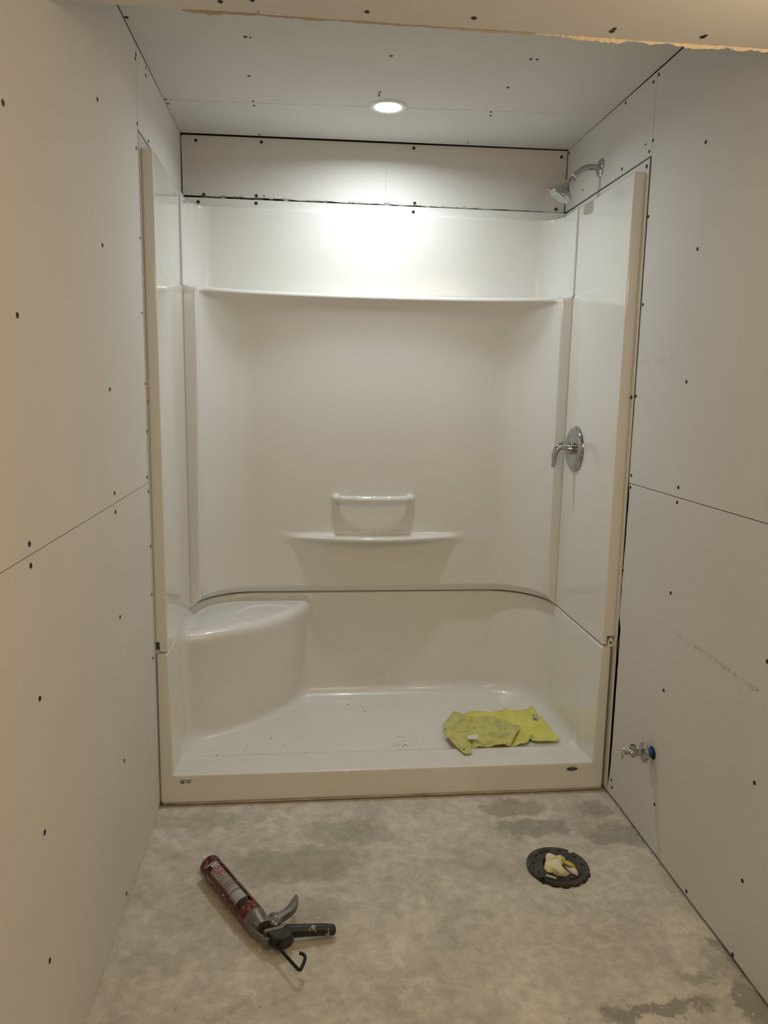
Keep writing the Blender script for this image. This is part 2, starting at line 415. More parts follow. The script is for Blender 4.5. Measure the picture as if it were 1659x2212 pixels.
for x0, z0 in [(.795, 2.097), (.16, 2.095), (.40, 2.094)]:
    for k in range(5):
        p = [(x0+rp.uniform(-.01, .01), D-.003, z0+rp.uniform(-.008, .012)) for _ in range(4)]
        tube(bm, p, .0018, 5)
box(bm, (.790, D-.0005, 2.10), (.7908, D+.001, 2.235))
tag(bm_obj('torn_paper', bm, mat('grey_paper_shred', (.42, .38, .33), .9), wb), kind='stuff')

# ceiling: joist void above, two boards, seam through the lamp
bm = bmesh.new(); box(bm, (-.10, YF-.1, HC+T+.010), (W+.10, D+.12, HC+.12)); ceil = tag(bm_obj('ceiling', bm, void), kind='structure')
Cfn = lambda x, y, w: Vector((x, y, HC+.0072*x+w))
def ringcut(pts_outer, cx, cy, r, n=28):  # outline with a keyhole slit to a round cut-out edge is avoided: lamp sits across the seam
    return pts_outer
hole = [(LAMP[0]+.052*math.cos(a), LAMP[1]+.052*math.sin(a)) for a in np.linspace(0, 2*PI, 33)[:-1]]
def seam_y(x): return .418 - .040*x
sx0 = LAMP[0]-.0515; sx1 = LAMP[0]+.0515
fr = [(0.001, -.82), (W-.001, -.82), (W-.001, seam_y(W)-.001), (sx1, seam_y(sx1)-.001)]
fr += [(LAMP[0]+.052*math.cos(a), LAMP[1]+.052*math.sin(a)) for a in np.linspace(.15, -PI-.15, 20)]
fr += [(sx0, seam_y(sx0)-.001), (0.001, seam_y(0)-.001)]
board('drywall_panel', fr, Cfn, ceil)
bk = [(0.001, seam_y(0)+.001), (sx0, seam_y(sx0)+.001)] + [(LAMP[0]+.052*math.cos(a), LAMP[1]+.052*math.sin(a)) for a in np.linspace(PI-.2, .2, 14)]
bk += [(sx1, seam_y(sx1)+.001), (W-.001, seam_y(W)+.001), (W-.001, D-.004), (.75, D-.008), (.001, D-.006)]
board('drywall_panel', bk, Cfn, ceil)
for i, (u, v, s) in enumerate([(530,76,1.2),(541,77.6,.6),(538,161,1.1),(547,215.6,1),(548.5,225,1),(560,288,1),(845,120,1.1),(821,198,.9),(819,202.5,.8),(819,206,.8),(354,210,.9),(356,219,1.1),
              (1146.6,129,1.1),(1160,130,.9),(1097,190,1.1),(1060,243,1),(1060,251,1),(1011,309,.8),(260,31,1.3)]):
    p = on(u, v, 2, HC+.006); p[0] = min(max(p[0], .008), W-.008); p[2] = HC+.0072*p[0]
    screw(ceil, p, (0, 0, -1), s)

# lowered soffit in front of the bay, cut drywall with a torn edge
YS, ZSF = -.800, 2.080
bm = bmesh.new(); box(bm, (-.02, YF, ZSF+T+.001), (W+.02, YS-T-.012, HC+.02))
sof = tag(bm_obj('ceiling_soffit', bm, void), kind='structure')
rs = random.Random(11)
edge = jag((0.001, YS), (W-.001, YS), 110, .0016, rnd=rs)
board('drywall_panel', edge + [(W-.001, YS), (W-.001, YF), (.001, YF)], lambda x, y, w: Vector((x, y, ZSF+w)), sof)
board('drywall_panel', [(0.001, ZSF+.002), (W-.001, ZSF+.002), (W-.001, HC), (.001, HC)], lambda x, z, w: Vector((x, YS-.004-T+w, z+.002)), sof)
for (u, v, s) in [(793,25,1.1),(476,3,1.1),(1024,38.5,1.25),(1322,67,1.25),(1327.6,61.5,.9),(1518,79.5,1.25),(1524,76.6,.9),(545,0,1)]:
    screw(sof, on(u, v, 2, ZSF), (0, 0, -1), s)
def fringe(x0, x1, hmin, hmax, n, m, name, rnd):
    bm = bmesh.new(); row = []; h = hmin
    for i in range(n+1):
        x = x0+(x1-x0)*i/n; h = max(hmin*.2, min(hmax, h + rnd.uniform(-1, 1)*(hmax-hmin)*.45))
        e = math.sin(PI*i/n)**.3 if 0 < i < n else .05
        row.append([bm.verts.new((x, YS+.003, ZSF+.006)), bm.verts.new((x+rnd.uniform(-.001, .001), YS+.004+rnd.uniform(-.001, .002), ZSF-h*e*.5)),
                    bm.verts.new((x+rnd.uniform(-.002, .002), YS+.0055+rnd.uniform(-.002, .002), ZSF-h*e))])
    for a, b in zip(row, row[1:]):
        for k in range(2): bm.faces.new((a[k], b[k], b[k+1], a[k+1]))
    bm.normal_update(); bmesh.ops.solidify(bm, geom=bm.faces[:], thickness=.0008)
    return tag(bm_obj(name, bm, m, sof), kind='stuff')
fringe(.93, W-.002, .0015, .0075, 90, torn, 'torn_paper', rs)
fringe(.24, .93, .0004, .0022, 90, mat('brown_paper_shred', (.50, .42, .33), .9), 'torn_paper', rs)
fringe(.255, .32, .004, .009, 10, mat('brown_paper_shred', (.5, .42, .33), .9), 'torn_paper', rs)

bm = bmesh.new(); box(bm, (-.08, YF-.1, 0), (W+.08, YF, HC+.1)); tag(bm_obj('wall_front', bm, mat('front_wall_paper', (.35, .32, .28), .85)), kind='structure')

# ================================================================ CEILING LAMP
lz = HC+.0072*LAMP[0]
lamp = tag(empty('recessed_light', (LAMP[0], LAMP[1], lz)), 'round white recessed downlight glowing in the alcove ceiling', 'light')
bm = bmesh.new(); lathe(bm, [(.046, .014), (.0475, -.004), (.053, -.0062), (.062, -.0052), (.0655, -.0006), (.0655, 0), (.0515, 0), (.0505, .02)], 48)
bm_obj('trim_ring', bm, whitep, lamp, True, 50)
bm = bmesh.new(); lathe(bm, [(0, -.0025), (.03, -.0022), (.0472, -.0005), (.0472, .010), (0, .010)], 40)
bm_obj('diffuser', bm, emis('led_diffuser', (.95, .98, 1.0), 6.0), lamp, True, 40)

# ================================================================ SHOWER BASE
SEAT = []
_p = [(.05, .275), (.305, .425), (.505, .72)]             # circle through the seat edge
(ax_, ay_), (bx_, by_), (cx_, cy_) = _p
d_ = 2*(ax_*(by_-cy_)+bx_*(cy_-ay_)+cx_*(ay_-by_))
SX = ((ax_**2+ay_**2)*(by_-cy_)+(bx_**2+by_**2)*(cy_-ay_)+(cx_**2+cy_**2)*(ay_-by_))/d_
SY = ((ax_**2+ay_**2)*(cx_-bx_)+(bx_**2+by_**2)*(ax_-cx_)+(cx_**2+cy_**2)*(bx_-ax_))/d_
SR = math.hypot(ax_-SX, ay_-SY)
XL, XR = .038, 1.481
def base_sdf(x, y, z):
    outer = sbox(x, y, z, (0.000, 0.0, .004), (1.517, .757, ZB), .004)
    dr = (ZB - z)*.050
    pl = plan(x, y, XL+dr*.35, XR-dr*.35, .737-dr, .235)
    t = sstep(.145, .205, y)
    fl = .106 - .012*np.clip(y/.14, 0, 1)*(1) - .019*t
    k = .008 + .062*sstep(.145, .185, y)
    cav = smax(pl, fl - z, k)
    # front-left and front-right rounded pan corners
    zz = np.clip((.497-z)/.42, 0, 1)
    seat2 = np.sqrt((x-SX)**2+(y-SY)**2) - (SR - .042*zz)
    rec = np.sqrt((x-.33)**2+(y-.545)**2) - .118
    topz = .497 - .0045*(1-sstep(-.012, .004, rec)) + .006*sstep(.25, .05, x)*0
    seat = smax(seat2, z-topz, .045)
    body = smax(outer, -cav, .008)
    s = smin(body, seat, .035)
    s = smax(s, outer, .006)
    return s
base = sdf_object('shower_pan', base_sdf, (-.008, -.010, -.004), (1.527, .768, .536), .0062, acryl2)
tag(base, 'white acrylic shower pan with low front curb and moulded corner seat on the concrete floor', 'shower base')
# nailing flanges
bm = bmesh.new()
box(bm, (W-.002, -.018, .012), (W+.0025, .74, ZB+.040), .0008)
box(bm, (-.0025, -.014, .012), (.0006, .74, ZB+.040), .0008)
box(bm, (0.0, .752, ZB-.02), (W, .757, ZB+.04))
bm_obj('nailing_flange', bm, acryl, base)
# raised tab at the right front joint, screw in it
bm = bmesh.new()
tab = [(1.500, ZB-.004), (1.503, ZB+.020), (1.507, ZB+.0275), (1.512, ZB+.030), (1.517, ZB+.0275), (1.5215, ZB+.018), (1.5215, ZB-.004)]
prism(bm, tab, lambda a, b, w: Vector((a, .002+w, b)), 0, .006, .0012)
bm_obj('joint_tab', bm, acryl, base, True, 40)
bm = bmesh.new(); tab2 = [(.001, ZB-.004), (.001, ZB+.006), (.004, ZB+.010), (.010, ZB+.006), (.013, ZB-.004)]
prism(bm, tab2, lambda a, b, w: Vector((a, .012+w, b)), 0, .006)
bm_obj('joint_tab', bm, acryl, base)
screw(base, (1.5115, .0018, ZB+.012), (0, -1, 0), .9)
bm = bmesh.new(); box(bm, (W-.001, -.022, ZB-.012), (W+.004, -.017, ZB+.030)); bm_obj('shim', bm, mat('brown_cardboard', (.28, .18, .08), .8), wall_right_o)
# bead along the apron foot
bm = bmesh.new(); tube(bm, [(.01, .001, .006), (.4, -.001, .006), (.8, .0005, .0065), (1.2, 0, .006), (1.512, .001, .006)], .0038, 8)
bm_obj('foot_bead', bm, mat('yellowed_bead', (.50, .43, .33), .6, var=.25, vscale=12), base, True)
# round maker's badge (oval) with its lettering
bc = (1.402, 0, .083)
badge = bm_obj('oval_badge', (lambda b: (lathe(b, [(0, .0012), (.0185, .0012), (.0205, 0), (0, 0)], 40, origin=bc, axis=(0, -1, 0), sx=1, sy=.36), b)[1])(bmesh.new()),
               mat('badge_grey', (.20, .18, .14), .35, metal=.6), base, True, 30)
me = text_mesh('MAAX', .0092, .0002, True, 'CENTER')
tx = link('lettering', me, black, badge); tx.matrix_local = Matrix.Translation((bc[0], -.0014, bc[2]-.0033)) @ Matrix.Rotation(PI/2, 4, 'X') @ Matrix.Scale(1.15, 4, (1, 0, 0))
# certification mark: bar, leaf over a bowl, letters
brown = mat('dark_brown_print', (.05, .03, .012), .6)
bm = bmesh.new(); cx, cz = .086, .0825
box(bm, (cx-.019, -.0004, cz+.0055), (cx+.019, .001, cz+.0063))
arc = [(cx-.0115+.0085*math.cos(a), -.0003, cz+.002+.0062*math.sin(a)) for a in np.linspace(PI+.15, 2*PI-.15, 14)]
tube(bm, arc, .0009, 5)
leaf = [(-.0045, 0), (-.0028, .0008), (-.0018, .0028), (-.0006, .0024), (0, .0048), (.0006, .0024), (.0018, .0028), (.0028, .0008), (.0045, 0), (.0018, -.0014), (-.0018, -.0014)]
prism(bm, [(cx-.0115+a, cz+b) for a, b in leaf], lambda a, b, w: Vector((a, -.0005+w, b)), 0, .001)
mk = bm_obj('certification_mark', bm, brown, base)
me = text_mesh('BIQ', .0078, .0002, True)
tx = link('lettering', me, brown, mk); tx.matrix_local = Matrix.Translation((cx+.0015, -.0005, cz-.0032)) @ Matrix.Rotation(PI/2, 4, 'X')
# grain of dirt and plaster chips lying in the pan
rp = random.Random(3); bm = bmesh.new()
chips = [(468,1633,.0042),(752,1522,.003),(789,1537,.0028),(586,1594,.0028),(535,1611,.002),(612,1611,.002),(645,1593,.0015),(558,1636,.002),(645,1629,.002),(985,1545,.002),
         (584,1628,.0025),(660,1625,.002),(677,1626,.0016),(862,1591,.002),(960,1562,.0015),(870,1612,.0015),(855,1608,.002),(1210,1608,.002),(1195,1609,.0015)]
for u, v, r in chips:
    p = on(u, v, 2, .0755); ic = bmesh.ops.create_icosphere(bm, subdivisions=1, radius=r)
    for w_ in ic['verts']:
        w_.co = Vector((w_.co.x*rp.uniform(.7, 1.4), w_.co.y*rp.uniform(.7, 1.3), w_.co.z*.55)) + Vector((p[0], p[1], .0755+r*.2))
for i in range(120):
    a, b = rp.choice([((830, 1608), (900, 1612)), ((520, 1632), (680, 1622)), ((860, 1590), (900, 1615))])
    p = on(a[0]+(b[0]-a[0])*rp.random()+rp.gauss(0, 12), a[1]+(b[1]-a[1])*rp.random()+rp.gauss(0, 4), 2, .0755)
    ic = bmesh.ops.create_icosphere(bm, subdivisions=1, radius=rp.uniform(.0005, .0012))
    for w_ in ic['verts']: w_.co = w_.co + Vector((p[0], p[1], .0760))
tag(bm_obj('debris', bm, mat('grey_brown_grit', (.17, .14, .10), .8, var=.4, vscale=50)), 'scatter of dark grit and plaster chips on the white shower pan', 'debris', kind='stuff')

# ================================================================ SIDE PANELS
def side_sdf(sg):
    def f(x, y, z):
        xx = x if sg < 0 else (W - x)                      # distance from the outer wall plane
        xin = .0385 - .004*np.clip((z-.53)/1.5, 0, 1)
        if sg > 0: xin = xin + .004
        step = .0045*sstep(1.724, 1.738, z)*sstep(.01, .30, y) # the shelf line carries on round the side
        face = xx - (xin - step)
        b = smax(smax(smax(face, (0.0 if sg < 0 else .0005) - xx, .006), -y, .007), y-.4975, .003)
        b = smax(b, np.maximum(ZB+.0025-z, z-2.056), .008)
        # notch at the bottom outer corner
        nt = np.maximum(xx - (.0125 if sg < 0 else .026), z-(ZB+(.037 if sg < 0 else .034)))
        nt = np.maximum(nt, y-.05)
        b = np.maximum(b, -nt)
        return b
    return f
side = {}
for sgn, nm, lo, hi in ((-1, 'left', (-.006, -.008, .518), (.050, .510, 2.066)), (1, 'right', (W-.055, -.008, .518), (W+.004, .510, 2.066))):
    o = sdf_object('shower_side_panel', side_sdf(sgn), lo, hi, .0045, acryl)
    side[nm] = o
    bm = bmesh.new()
    if sgn < 0: box(bm, (-.0035, -.018, ZB+.04), (.0008, .752, 2.089), .0008)
    else: box(bm, (W-.0025, -.020, ZB+.04), (W+.002, .752, 2.089), .0008)
    fl = bm_obj('nailing_flange', bm, acryl, o)
tag(side['left'], 'tall white acrylic side panel of the shower surround on the left, above the seat', 'shower panel')
tag(side['right'], 'tall white acrylic side panel of the shower surround holding the chrome valve', 'shower panel')
screw(side['right'], on(1397, 359.5, 0, W-.003), (-1, 0, 0), 1.3); screw(side['right'], on(1364, 858.5, 0, W-.003), (-1, 0, 0), 1.3)
# pencil scuffs
scuff = mat('grey_scuff', (.55, .54, .50), .8)
def mark(pts, ax, val, r, parent, n=(1, 0, 0)):
    bm = bmesh.new(); tube(bm, smooth_path([on(u, v, ax, val) for u, v in pts], 4), r, 5); return bm_obj('scuff_mark', bm, scuff, parent)
mark([(1212, 1290), (1235, 1283), (1260, 1280), (1282, 1280)], 0, W-.0421, .0006, side['right'])
mark([(364, 1290), (374, 1292), (387, 1296)], 0, .0383, .0006, side['left'])

# ================================================================ BACK PANEL
XBL, XBR = .040, 1.480
def back_sdf(x, y, z):
    a = .038*np.clip((z-ZB-.003)/.034, 0, 1)
    low = plan(x, y, XBL+a+.008*np.clip((z-.6)/1., 0, 1), XBR-a-.004*np.clip((z-.6)/1., 0, 1), .737-a, np.maximum(.235-a, .1))
    upp = plan(x, y, XBL-.002, XBR+.002, .722, .085)
    cav = np.where(z > 1.725, upp, low)
    box_ = smax(sbox(x, y, z, (XBL-.004, .500, ZB+.0025), (XBR+.004, .757, 2.058), .003), -1, 1e-3) if False else sbox(x, y, z, (XBL-.0075-.029*sstep(.502,.504,y), .4985, ZB+.0025), (XBR+.0075+.029*sstep(.502,.504,y), .757, 2.058), .0015)
    body = smax(box_, -cav, .010)
    u = np.abs((x-.76)/.720)
    ysh = np.maximum(.640 - .150*np.clip(u, 0, 1.1)**3.0, .4985)
    # wall leans back from the shelf edge down to the flat lower part
    r_ = .195; dx = np.maximum(np.abs(x-.76)-(.682-r_), 0)
    yw = .699 - r_ + np.sqrt(np.maximum(r_*r_-dx*dx, 0)) + .030
    g = np.clip(1-(1.722-z)/.52, 0, 1)**2.1
    lean = smax(smax((yw - (yw-ysh)*g - y)*.85, z-1.724, .01), np.maximum(np.maximum(XBL+.036-x, x-(XBR-.036)), .70-z), .01)
    s0 = smin(body, lean, .022)
    sh = smax(smax((ysh-.004-y)*.9, np.abs(z-1.7265)-.0090, .012), y-.75, .01)
    sh = smax(sh, np.maximum(XBL-x, x-XBR), .012)
    s = smin(s0, sh, .014)
    # moulded soap ledge
    q = np.clip((x-.762)/.400, -1, 1)
    yl = .712 - .100*(1-q*q)**1.4
    led = smax(smax((yl-y)*.9, np.abs(z-.768-.05*(.70-y))-.010, .014), y-.74, .01)
    s = smin(s, led, .018)
    # grab bar standing off the wall above the ledge
    zb = .932
    pts = [(.597, .720, zb), (.602, .690, zb), (.628, .668, zb), (.690, .657, zb), (.755, .654, zb), (.820, .657, zb), (.882, .668, zb), (.908, .690, zb), (.913, .720, zb)]
    bar = None
    for i_, (p, q2) in enumerate(zip(pts, pts[1:])):
        e = seg(x, y, z, p, q2, (.0115, .013, .0148, .015, .015, .0148, .013, .0115)[i_]); bar = e if bar is None else smin(bar, e, .006)
    s = smin(s, bar, .012)
    return np.maximum(smax(s, .4985-y, .003), z-2.06)
back = sdf_object('shower_back_panel', back_sdf, (-.004, .485, .518), (W+.004, .766, 2.068), .0070, acryl)
tag(back, 'wide white acrylic back panel with full-width shelf, soap ledge and grab bar', 'shower panel')
bm = bmesh.new(); box(bm, (.002, .752, 2.02), (W-.003, .757, 2.0925), .0008); bm_obj('nailing_flange', bm, acryl, back)
for u, v in [(428, 436), (553, 439), (893, 458)]: screw(back, on(u, v, 1, .7518), (0, -1, 0), 1.4)
# beads of water clinging to the wall
rp = random.Random(21)
drop = mat('water_bead', (.9, .9, .88), .04, coat=1)
bm = bmesh.new()
for i in range(520):
    c = rp.choice([(640, 1100, 35, 50), (660, 1040, 30, 45), (600, 1130, 40, 50), (770, 900, 40, 60), (900, 1090, 70, 60), (820, 1130, 50, 15), (860, 960, 90, 90), (700, 1130, 60, 40), (890, 830, 40, 50)])
    u, v = rp.gauss(c[0], c[2]), rp.gauss(c[1], c[3])
    if not (480 < u < 1130 and 760 < v < 1150): continue
    p = on(u, v, 1, .6985)
    if p[0] < .30 or p[0] > 1.22: continue
    r = rp.uniform(.0009, .0021); ic = bmesh.ops.create_icosphere(bm, subdivisions=1, radius=r)
    for w_ in ic['verts']: w_.co = Vector((w_.co.x, w_.co.y*.5, w_.co.z*1.1)) + Vector(p)
tag(bm_obj('water_droplets', bm, drop, back, True), kind='stuff')

# ================================================================ SHOWER HEAD, VALVE
y0 = .392
t = tag(empty('overhead_shower', (W, y0, 2.170)), 'chrome shower head on a bent arm high on the right wall', 'shower head')
def loc(p): return (p[0]-W, p[1]-y0, p[2]-2.170)
bm = bmesh.new(); lathe(bm, [(0, .016), (.011, .016), (.013, .010), (.026, .0075), (.031, .004), (.0325, 0), (0, 0)], 36, axis=(-1, 0, 0)); bm_obj('wall_flange', bm, chrome, t, True, 35)
arm = [(W, y0, 2.170), (W-.03, y0, 2.172), (W-.055, y0, 2.168), (W-.078, y0, 2.155), (W-.098, y0, 2.135)]
bm = bmesh.new(); tube(bm, [loc(p) for p in smooth_path(arm, 6)], .0108, 20); bm_obj('arm', bm, chrome, t, True, 40)
e = Vector(loc((W-.098, y0, 2.135))); d = Vector((-.66, -.02, -.72)).normalized()
bm = bmesh.new(); lathe(bm, [(.0112, -.002), (.0115, .003), (.0112, .003)], 24, origin=e, axis=d); bm_obj('thread_tape', bm, whitep, t, True)
bm = bmesh.new(); lathe(bm, [(.0095, 0), (.010, .006), (.0085, .018), (.0125, .022), (.0125, .032), (.009, .034)], 24, origin=e, axis=d); bm_obj('swivel_collar', bm, chrome, t, True, 35)
o2 = e + d*.030; hd = Vector((-.50, .10, -.86)).normalized()
bm = bmesh.new(); lathe(bm, [(0, -.004), (.010, -.003), (.014, .006), (.020, .016), (.034, .028), (.042, .038), (.0445, .046), (.0445, .053), (.042, .056), (.040, .055)], 40, origin=o2, axis=hd)
head = bm_obj('head_shell', bm, chrome, t, True, 40)
bm = bmesh.new(); lathe(bm, [(0, .0545), (.039, .0545), (.0405, .052)], 40, origin=o2, axis=hd)
face = bm_obj('spray_face', bm, mat('grey_spray_face', (.45, .45, .44), .35), t, True, 30)
bm = bmesh.new(); q = Vector((0, 0, 1)).rotation_difference(hd)
for rr_, nn_ in ((.009, 6), (.018, 12), (.027, 18), (.035, 24)):
    for i in range(nn_):
        a = 2*PI*i/nn_; lathe(bm, [(.0014, .0545), (.0009, .0575), (0, .0577)], 6, origin=o2 + q @ Vector((rr_*math.cos(a), rr_*math.sin(a), 0)), axis=hd)
bm_obj('nozzles', bm, whitep, face)
bm = bmesh.new(); a_ = o2 + q @ Vector((.040, -.018, .050)); tube(bm, [a_, a_ + q @ Vector((.010, -.004, .004))], [.005, .0045], 10); bm_obj('spray_lever', bm, chrome, t, True, 40)

vx = 1.4815; vy, vz = .372, 1.168
t = tag(empty('shower_valve', (vx, vy, vz)), 'round chrome shower valve plate with a curved lever on the right side panel', 'valve')
bm = bmesh.new(); lathe(bm, [(0, .0125), (.028, .0125), (.034, .0112), (.052, .0120), (.060, .0150), (.070, .0150), (.0800, .0095), (.0845, .003), (.0850, 0), (0, 0)], 64, axis=(-1, 0, 0))
bm_obj('valve_plate', bm, chrome, t, True, 50)
bm = bmesh.new(); lathe(bm, [(0, .040), (.017, .040), (.0195, .037), (.020, .012)], 36, axis=(-1, 0, 0)); bm_obj('hub', bm, chrome, t, True, 40)
lv = [(-.030, 0, .010), (-.052, -.002, .012), (-.070, -.004, .002), (-.080, -.006, -.020), (-.082, -.008, -.045), (-.086, -.010, -.068)]
bm = bmesh.new(); pth = smooth_path(lv, 6)
rad = [.0195 - .0125*(i/(len(pth)-1))**.7 for i in range(len(pth))]; rad[-1] = .004
tube(bm, pth, rad, 18); bm_obj('lever', bm, chrome, t, True, 60)

# ================================================================ STOP VALVE
sy_, sz_ = -.325, .303
t = tag(empty('stop_valve', (W, sy_, sz_)), 'small chrome angle stop valve sticking out of the right wall near the floor', 'valve')
def S(p): return Vector((-p, 0, 0))
AX = (-1, 0, 0)
hole_m = mat('hole_dark', (.02, .016, .014), .9)
bm = bmesh.new(); lathe(bm, [(0, .0003), (.019, .0003), (.0195, -.004), (0, -.004)], 24, axis=AX, sy=1.15); bm_obj('wall_hole', bm, hole_m, wall_right_o).location = (W, sy_-.005, sz_+.0)
bm = bmesh.new(); lathe(bm, [(.0075, -.002), (.0085, .0), (.0085, .024), (.0075, .030)], 20, axis=AX); bm_obj('supply_pipe', bm, chrome, t, True, 40)
bm = bmesh.new(); lathe(bm, [(.0088, -.001), (.0125, .001), (.0120, .008), (.0128, .014), (.0115, .0215), (.0088, .0225)], 20, axis=AX); bm_obj('blue_sleeve', bm, mat('blue_sleeve_plastic', (.02, .09, .42), .45), t, True, 40)['label'] = 'blue plastic sleeve'
bm = bmesh.new(); lathe(bm, [(.009, .0225), (.030, .0225), (.0312, .0250), (.029, .0285), (.018, .0330), (.0135, .0350), (.0105, .0360)], 40, axis=AX); bm_obj('escutcheon', bm, chrome, t, True, 40)
bm = bmesh.new(); lathe(bm, [(.0095, .034), (.0118, .036), (.0118, .046), (.0098, .048), (.0090, .052), (0, .052)], 6, axis=AX); bm_obj('compression_nut', bm, chrome, t)
bm = bmesh.new(); lathe(bm, [(0, .050), (.0095, .050), (.0110, .054), (.0110, .068), (.009, .071), (0, .071)], 24, axis=AX)
lathe(bm, [(0, -.012), (.0085, -.012), (.0085, .014), (.0098, .015), (.0098, .024), (.006, .0245), (.006, .020), (0, .020)], 20, origin=(-.061, 0, 0))
bm_obj('valve_body', bm, chrome, t, True, 35)
bm = bmesh.new(); lathe(bm, [(0, .070), (.0048, .070), (.0048, .076), (.0062, .077), (.0062, .081), (.0042, .083), (.0042, .088), (0, .088)], 18, axis=AX); bm_obj('stem', bm, chrome, t, True, 35)
bm = bmesh.new(); lathe(bm, [(0, -.0020), (.010, -.0016), (.0160, -.0010), (.0172, .0006), (.0155, .0026), (.009, .0034), (0, .0034)], 32, axis=AX, sx=1.0, sy=.55)
hdl = bm_obj('oval_handle', bm, chrome, t, True, 40); hdl.location = (-.0900, 0, 0); hdl.rotation_euler = (math.radians(-20), math.radians(12), math.radians(-8))

# ================================================================ TOILET FLANGE
fc = (1.213, -.425)
t = tag(empty('toilet_flange', (fc[0], fc[1], 0), rz=math.radians(18)), 'black round toilet drain flange set in the concrete floor', 'flange')
blk = mat('black_dusty_plastic', (.030, .027, .023), .55, col2=(.085, .078, .066), thr=(.42, .72), vscale=38, bump=.5, bscale=90)
def ring_pts(r0, r1, notches, n=96, rj=None):
    out = []; inn = []
    for i in range(n):
        a = 2*PI*i/n; r = r1
        for na, nw, nd in notches:
            dd = abs((a-na+PI) % (2*PI)-PI)
            if dd < nw: r = r1-nd
        out.append((r*math.cos(a), r*math.sin(a))); inn.append((r0*math.cos(a), r0*math.sin(a)))
    return out, inn
def ring_mesh(out, inn, z0, z1):
    bm = bmesh.new(); n = len(out)
    A = [bm.verts.new((*p, z1)) for p in out]; B = [bm.verts.new((*p, z1)) for p in inn]
    A0 = [bm.verts.new((*p, z0)) for p in out]; B0 = [bm.verts.new((*p, z0)) for p in inn]
    for i in range(n):
        j = (i+1) % n
        bm.faces.new((A[i], A[j], B[j], B[i])); bm.faces.new((A0[i], A0[j], A[j], A[i])); bm.faces.new((B[i], B[j], B0[j], B0[i])); bm.faces.new((A0[j], A0[i], B0[i], B0[j]))
    return bm
o_, i_ = ring_pts(.050, .0895, [(math.radians(47-18), .055, .011), (math.radians(205), .07, .010), (math.radians(300), .05, .004)])
ring = bm_obj('ring', ring_mesh(o_, i_, .0005, .0105), blk, t)
pit = mat('hole_dark', (.02, .016, .014), .9)
bm = bmesh.new(); lathe(bm, [(.0520, .0012), (.0500, .0105), (.0465, .0128), (.0440, .0128), (.0425, .0105), (.0400, .004), (.0385, .0018), (0, .0018)], 48)
bm_obj('throat', bm, blk, t, True, 35)
# curved bolt slots and screw holes, sunk look: dark inlays
for a0, a1 in ((75, 125), (262, 305)):
    bm = bmesh.new()
    P = [(.071*math.cos(math.radians(a)), .071*math.sin(math.radians(a)), .0104) for a in np.linspace(a0, a1, 14)]
    tube(bm, P, .0052, 8)
    for v in bm.verts: v.co.z = .0102 + (v.co.z-.0104)*.12
    bm_obj('bolt_slot', bm, pit, t)
for a in (150, 185, 10, 340, 50, 225):
    bm = bmesh.new(); lathe(bm, [(0, .0107), (.0032, .0107), (.0046, .0109), (.0046, .0095), (0, .0095)], 12, origin=(.072*math.cos(math.radians(a)), .072*math.sin(math.radians(a)), 0))
    bm_obj('screw_hole', bm, pit, t)
# thin dark sheet painted as the shaded recess along the broken front lip
bm = bmesh.new(); rq = random.Random(5); pts = []
for i in range(60):
    a = PI+PI*i/59; r = .089+.006*math.sin(i*.9)*rq.random()+.004*rq.random() if 4 < i < 55 else .086
    pts.append((r*math.cos(a), r*math.sin(a)))
lp = pts + [(.06*math.cos(a), .06*math.sin(a)) for a in np.linspace(2*PI, PI, 30)]
prism(bm, lp, lambda a, b, w: Vector((a, b, w)), .0002, .0012); bm_obj('recess_shade', bm, pit, t)
# crumpled cloth stuffed in the drain
ry = random.Random(8)
yel = mat('pale_yellow_wad', (.80, .74, .34), .85, col2=(.84, .79, .55), vscale=28, bump=.3, bscale=300)
def wad(name, c, s, rot, folds, label, m, seed):
    rr2 = random.Random(seed); n = 22; bm = bmesh.new(); g = []
    ph = [rr2.uniform(0, 6.28) for _ in range(6)]
    for i in range(n+1):
        row = []
        for j in range(n+1):
            a, b = i/n*2-1, j/n*2-1
            r2 = max(0, 1-(abs(a)**2.6+abs(b)**2.6)*.5)
            z = .012*r2 + .006*math.sin(folds*a*2+ph[0]+b*1.3) + .004*math.sin(folds*b*2.2+ph[1]-a*2) + .003*math.sin(7*a+5*b+ph[2])
            x = a*s[0]*(1-.25*b*b) + .003*math.sin(6*b+ph[3]); y = b*s[1]*(1-.2*a*a)+.003*math.sin(5*a+ph[4])
            x, y = x*math.cos(rot)-y*math.sin(rot), x*math.sin(rot)+y*math.cos(rot)
            row.append(bm.verts.new((c[0]+x, c[1]+y, c[2]+z)))
        g.append(row)
    for i in range(n):
        for j in range(n): bm.faces.new((g[i][j], g[i+1][j], g[i+1][j+1], g[i][j+1]))
    bm.normal_update(); bmesh.ops.solidify(bm, geom=bm.faces[:], thickness=.0014)
    return bm_obj(name, bm, m, None, True, 50)
w0 = wad('rag', (1.207, -.420, .019), (.030, .024), .4, 1.7, '', yel, 3)
tag(w0, 'crumpled pale yellow rag stuffed into the black floor flange', 'rag')
def petal(pts, m, parent, th=.0012):
    """folded flap: list of 3D rows"""
    bm = bmesh.new(); R3 = [[bm.verts.new(p) for p in smooth_path(r, 5)] for r in pts]
    for a, b in zip(R3, R3[1:]):
        for k in range(len(a)-1): bm.faces.new((a[k], a[k+1], b[k+1], b[k]))
    bm.normal_update(); bmesh.ops.solidify(bm, geom=bm.faces[:], thickness=th); return bm_obj('fold', bm, m, parent, True, 60)
yel2 = mat('yellow_inner_wad', (.72, .64, .10), .85, var=.12, vscale=40)
pale = mat('pale_wad_edge', (.76, .72, .48), .85, var=.06, vscale=30)
